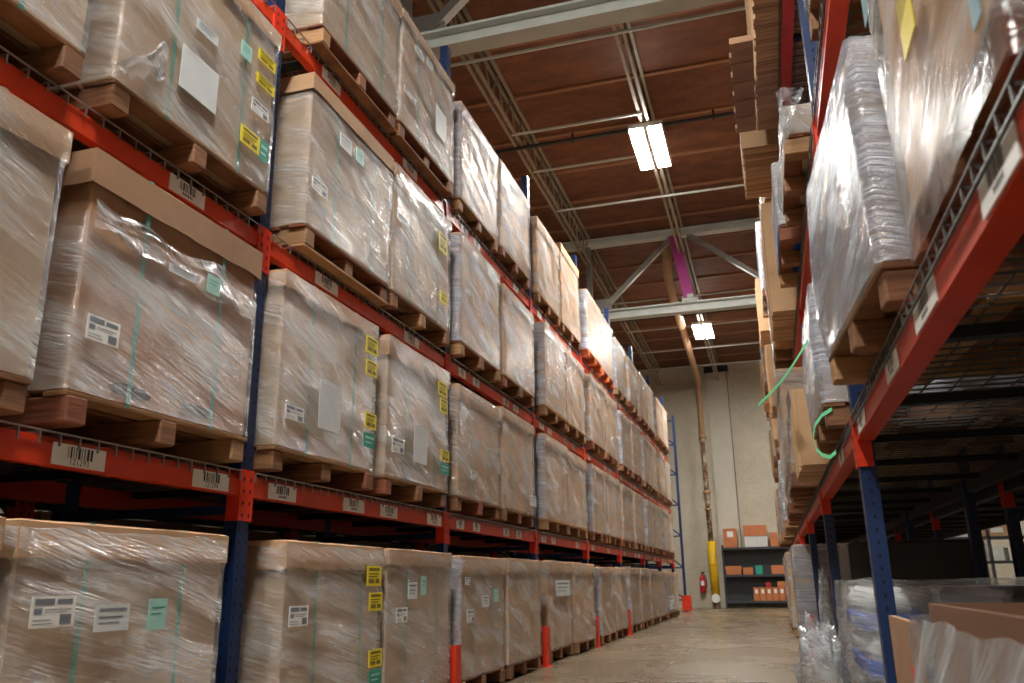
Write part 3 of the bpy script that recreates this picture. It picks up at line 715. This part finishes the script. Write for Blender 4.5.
# farther bays
rr = random.Random(11)
names = ['farther', 'next farther']
cnt = {0: 0, 1: 0, 2: 0, 3: 0}
RN = ['floor row', 'first shelf', 'second shelf', 'top shelf']
for lv in (0, 1, 2, 3):
    for bay in range(2, 7):
        for slot in range(2):
            yc = RP[bay]+(.78 if slot == 0 else 2.1)
            if lv == 3 and bay == 2 and slot == 0: continue
            if lv == 0 and bay == 2: continue
            k = cnt[lv]; cnt[lv] += 1
            xf = .24+rr.uniform(-.06, .06); h = rr.uniform(.85, 1.05) if lv else rr.uniform(1.0, 1.1)
            kind = rr.choice(('silver', 'tan', 'tan', 'bundle')) if lv else ('silver' if k == 0 else rr.choice(('tan', 'silver')))
            lab = f'{ORD[k]} far load from the viewer on the right rack {RN[lv]}'
            pl = f'pallet under the {ORD[k]} far load on the right rack {RN[lv]}'
            if kind == 'bundle':
                bundle(lv, yc-.5, yc+.5, xf-.03, h, 'cardboard blanks on edge, '+lab)
            elif kind == 'silver': rl(lv, yc, xf, h, 'silver-filmed load, '+lab, pl, 600+lv*50+k, body='carton', lid=None, bulge=.01)
            else: rl(lv, yc, xf, h, 'tan wrapped carton, '+lab, pl, 600+lv*50+k, body='carton_tan', filmm='film')

# ------------------------------------------------------------------ floor level under the right rack
# open carton wrapped in film, nearest the viewer
t = thing('open_carton', 'large open carton wrapped in loose clear film, bottom right corner', 'carton', (.86, 1.82, 0), None)
b = MB(); hx, hy, th, z0, z1 = .5, .56, .012, .13, .735
for x0, x1, y0, y1 in ((-hx, hx, -hy, -hy+th), (-hx, hx, hy-th, hy), (-hx, -hx+th, -hy+th, hy-th), (hx-th, hx, -hy+th, hy-th)): b.box(x0, x1, y0, y1, z0, z1)
b.box(-hx, hx, -hy, hy, z0, z0+.02).build('carton_body', 'carton_dark', t)
film_ring(-hx-.03, hx+.03, -hy-.03, hy+.03, .132, z1-.03, 777, 1, .02, fold=.5, bulge=.02).build('stretch_wrap', 'film_loose', t, True)
pallet(.86, 1.82, 0, 'pallet under the large open carton in the bottom right corner', 'pallets on the right rack', 1)
tag(MB().box(0, .02, -.25, .25, 0, .68).box(-.002, 0, -.2, -.14, .5, .56, 1).build('cardboard_offcut', ['carton_brown', 'guard_red'], None, loc=(.345, 2.85, 0)), 'tan cardboard panel with an orange mark standing behind the open carton', 'cardboard')
t = thing('dark_wrapped_load', 'low load behind the open carton, shade put into its dark colour', 'load', (1.1, 3.2, 0))
MB().cbox(-.5, .5, -.5, .5, .13, .76, .02).build('body', 'dark_load', t); film_ring(-.52, .52, -.52, .52, .13, .775, 31, 1).build('stretch_wrap', 'film_dark', t, True)  # dark body colour stands in for the shade behind the open carton
pallet(1.1, 3.2, 0, 'pallet under the low dark load behind the open carton', 'pallets on the right rack', 1)
# blue-trayed packs
t = thing('tray_stack', 'shrink-wrapped packs on blue trays behind the nearest right post', 'load', (.95, 5.05, 0))
for L in range(3):
    z = .13+L*.21
    for i in range(3):
        for j in range(3):
            x, y = -.56+i*.375, -.5+j*.34
            o = MB().cbox(x, x+.36, y, y+.325, z, z+.075, .008).build('tray', 'bright_blue', t)
            g = MB()
            for a in range(3):
                for c in range(3):
                    px_, py_ = x+.06+a*.12, y+.055+c*.108
                    g.tube([(px_, py_, z+.076), (px_, py_, z+.15), (px_, py_, z+.18), (px_, py_, z+.2)], [.05, .05, .025, .022], 8)
            g.build('bottle_pack', 'film_src' if False else 'pale', o, True)
film_ring(-.6, .6, -.53, .55, .132, .79, 41, 1, .012, fold=.4, bulge=.01).build('stretch_wrap', 'film', t, True)
pallet(.95, 5.05, 0, 'pallet under the packs on blue trays', 'pallets on the right rack', 1)
rl(0, 6.35, .47, .62, 'grey-tan wrapped load behind the packs on blue trays', 'pallet behind the packs on blue trays', 520, body='carton', lid=None)
t = thing('dark_wrapped_load', 'tall dark load under black film, beside the second right post', 'load', (1.1, 8.0, 0))
MB().cbox(-.5, .5, -.5, .5, .13, 1.08, .02).build('body', 'dark_load', t); film_ring(-.52, .52, -.52, .52, .13, 1.1, 32, 1, .01).build('stretch_wrap', 'film_silver' if False else 'film_dark', t, True)
pallet(1.1, 8.0, 0, 'pallet under the tall dark load', 'pallets on the right rack', 1)

def crumple(name, label, loc, size, seed, mat='film_loose', n=26, rough=.35):
    cx, cy, cz = size
    def fn(u, v):
        a, p = u*2*math.pi, (v-.5)*math.pi
        d = Vector((math.cos(a)*math.cos(p), math.sin(a)*math.cos(p), math.sin(p)))
        q = d*2.3+Vector((seed, seed*2, 0))
        r = 1+rough*(abs(noise.noise(q))*1.3+.5*abs(noise.noise(q*2.7))+.3*noise.noise(q*6)-.4)
        sgn = lambda c, e: math.copysign(abs(c)**e, c)
        return (sgn(d.x, .8)*cx*r, sgn(d.y, .8)*cy*r, max(0, cz+sgn(d.z, .7)*cz*r))
    return tag(MB().grid(fn, n*2, n).build(name, mat, None, True, loc), label, 'plastic film', 'loose plastic film')
crumple('loose_film', 'crumpled clear film bulging into the aisle below the blue-trayed packs', (.19, 4.72, .0), (.11, .26, .29), 3.1)
crumple('loose_film', 'white film bunched beside the second right post', (.44, 8.75, 0), (.055, .2, .41), 5.2)
def droop(u, v):
    return (.27+.15*u*(1-.5*v)+.02*nz(u*5, v*6, 8), 4.40-.05*v+.035*nz(u*7, v*5, 3)-.03*math.sin(5*u+3*v), 3.44-.40*v*(1-.55*u)+.03*nz(u*6, v*4, 1))
tag(MB().grid(droop, 16, 16).build('loose_film', 'film_loose', None, True), 'grey film drooping in front of the low load on right rack second shelf', 'plastic film', 'loose plastic film')
def ribbon(path, wd, name, mat, label, cat):
    b = MB(); P = [Vector(p) for p in path]; vs = []; k = len(P)
    for p in P: vs += [p+Vector((0, 0, wd/2)), p-Vector((0, 0, wd/2)), p+Vector((.002, .004, -wd/2)), p+Vector((.002, .004, wd/2))]
    fs = []
    for i in range(k-1): fs += [(i*4+j, i*4+(j+1) % 4, i*4+4+(j+1) % 4, i*4+4+j) for j in range(4)]
    return tag(b.add(vs, fs+[(0, 1, 2, 3), (k*4-1, k*4-2, k*4-3, k*4-4)]).build(name, mat), label, cat)
a, c = hit(808, 340, 1, 4.42), hit(758, 405, 1, 4.75)
ribbon([a+(c-a)*q+Vector((0, 0, -.03*math.sin(math.pi*q))) for q in [i/10 for i in range(11)]], .016, 'loose_strap', 'strap_bright', 'mint strap end sticking out into the aisle from the right rack', 'strap')
pts = [(832, 409), (822, 415), (815, 425), (813, 437), (816, 449), (822, 455), (830, 457), (836, 452)]
ribbon([hit(u, v, 1, 4.385) for u, v in pts], .02, 'loose_strap', 'strap_bright', 'green strap loop hanging below the overhanging pallet on right rack', 'strap')
# film tail hanging from the first shelf
def tail(u, v):
    y = 5.55+.5*v; return (.20-.05*v+.03*nz(u*3, v*5, 2), y+.16*(u-.5)+.03*nz(u*6, v*6, 1), 1.95-.5*v+.04*nz(u*4, v*7, 5)-.25*u*v)
tag(MB().grid(tail, 14, 20).build('film_tail', 'film_loose', None, True), 'torn film tail hanging over the first shelf edge of right rack', 'plastic film', 'loose plastic film')

# ------------------------------------------------------------------ shelving at the far wall
t = thing('shelving_unit', 'dark grey shelving unit with three shelves against the far wall', 'shelving', (-.5, 26.95, 0))
SX0, SX1 = -.92, .98
for x in (SX0, SX1):
    for y in (-.22, .22): MB().box(x-.025, x+.025, y-.025, y+.025, 0, 1.82).build('upright', 'shelf_grey', t)
for z in (.2, .95, 1.74): MB().box(SX0, SX1, -.24, .24, z-.06, z).build('shelf_board', 'shelf_grey', t)
MB().box(SX0, SX1, .235, .245, .1, 1.74).build('back_panel', 'shelf_grey', t)
def sbox(x0, x1, z0, z1, label, mat='box_orange', name='small_carton', lab=None, y0=-.2, y1=.16, cat='box', grp='cartons on the far shelving'):
    b = MB().cbox(x0, x1, y0, y1, 0, z1-z0, .006)
    if lab: b.box(x0+(x1-x0)*.3, x0+(x1-x0)*.75, y0-.003, y0, (z1-z0)*.55, (z1-z0)*.85, 1)
    else: b.box(x0+(x1-x0)*.46, x0+(x1-x0)*.54, y0-.001, y1, z1-z0-.001, z1-z0+.001, 1)
    tag(b.build(name, [mat, 'white' if lab else 'carton_tan'], None, loc=(-.5, 26.95, z0+.001)), label, cat, grp)
sbox(-.86, -.46, 1.74, 2.3, 'tall orange-brown carton at the left of the far shelving top', lab=True)
sbox(-.26, .42, 2.06, 2.38, 'wide orange-brown carton lying on the white binders of far shelving')
for k in range(12): sbox(-.24+k*.055, -.24+k*.055+.045, 1.74, 2.05, 'white binder, %s from the left on the far shelving top' % ORD[k], 'white', 'binder', cat='binder', grp='white binders on the far shelving')
sbox(.50, .72, 1.74, 2.15, 'narrow orange carton right of the binders on the far shelving')
sbox(.75, .95, 1.74, 2.3, 'white tall box at the right end of the far shelving top', 'white')
sbox(-.85, -.42, .95, 1.08, 'flat carton under another on the far shelving middle board'); sbox(-.87, -.40, 1.081, 1.2, 'flat carton on top at the left of far shelving middle board')
sbox(-.36, -.08, .95, 1.15, 'small square carton on the far shelving middle board'); sbox(.0, .2, .95, 1.2, 'dark green box on the far shelving middle board', 'green_label'); sbox(.45, .92, .95, 1.2, 'wide orange carton at the right of far shelving middle board')
for k in range(6): sbox(-.12+k*.18, -.12+k*.18+.165, .2, .58, 'orange white-labelled carton, %s from the left on far shelving bottom board' % ORD[k], lab=True)
sbox(.25, .4, .581, .72, 'small red box on the row of labelled cartons', 'red_box'); sbox(.58, .9, .581, .74, 'brown box on the row of labelled cartons')

# ------------------------------------------------------------------ seen through the right rack: shelving in the next aisle
t = thing('shelving_unit', 'tall shelving in the next aisle seen through the right rack', 'shelving', (4.4, 20.5, 0))
for x in (-1.3, 0, 1.3, 2.6):
    for y in (-.3, .3): MB().box(x-.03, x+.03, y-.03, y+.03, 0, 2.6).build('upright', 'shelf_grey', t)
for z in (.5, 1.1, 1.6, 2.1): MB().box(-1.3, 2.6, -.33, .33, z-.05, z).build('shelf_board', 'shelf_grey', t)
rr = random.Random(5); k = 0
for zi, z in enumerate((1.1, 1.6, 2.1)):
    x = -1.2; q = 0
    while x < 2.3 and q < 7:
        wd = rr.uniform(.3, .6); h = rr.uniform(.22, .4); m = rr.choice(('box_orange', 'white', 'red_box', 'carton_tan', 'white'))
        b = MB().cbox(0, wd, -.25, .2, 0, h, .006).box(wd*.3, wd*.7, -.253, -.25, h*.3, h*.7, 1)
        tag(b.build('small_carton', [m, 'paper'], None, loc=(4.4+x, 20.5, z+.001)), f'{ORD[q]} box from the left on the {("lower", "middle", "upper")[zi]} board of next aisle shelving', 'box', 'boxes in the next aisle')
        x += wd+rr.uniform(.05, .15); q += 1
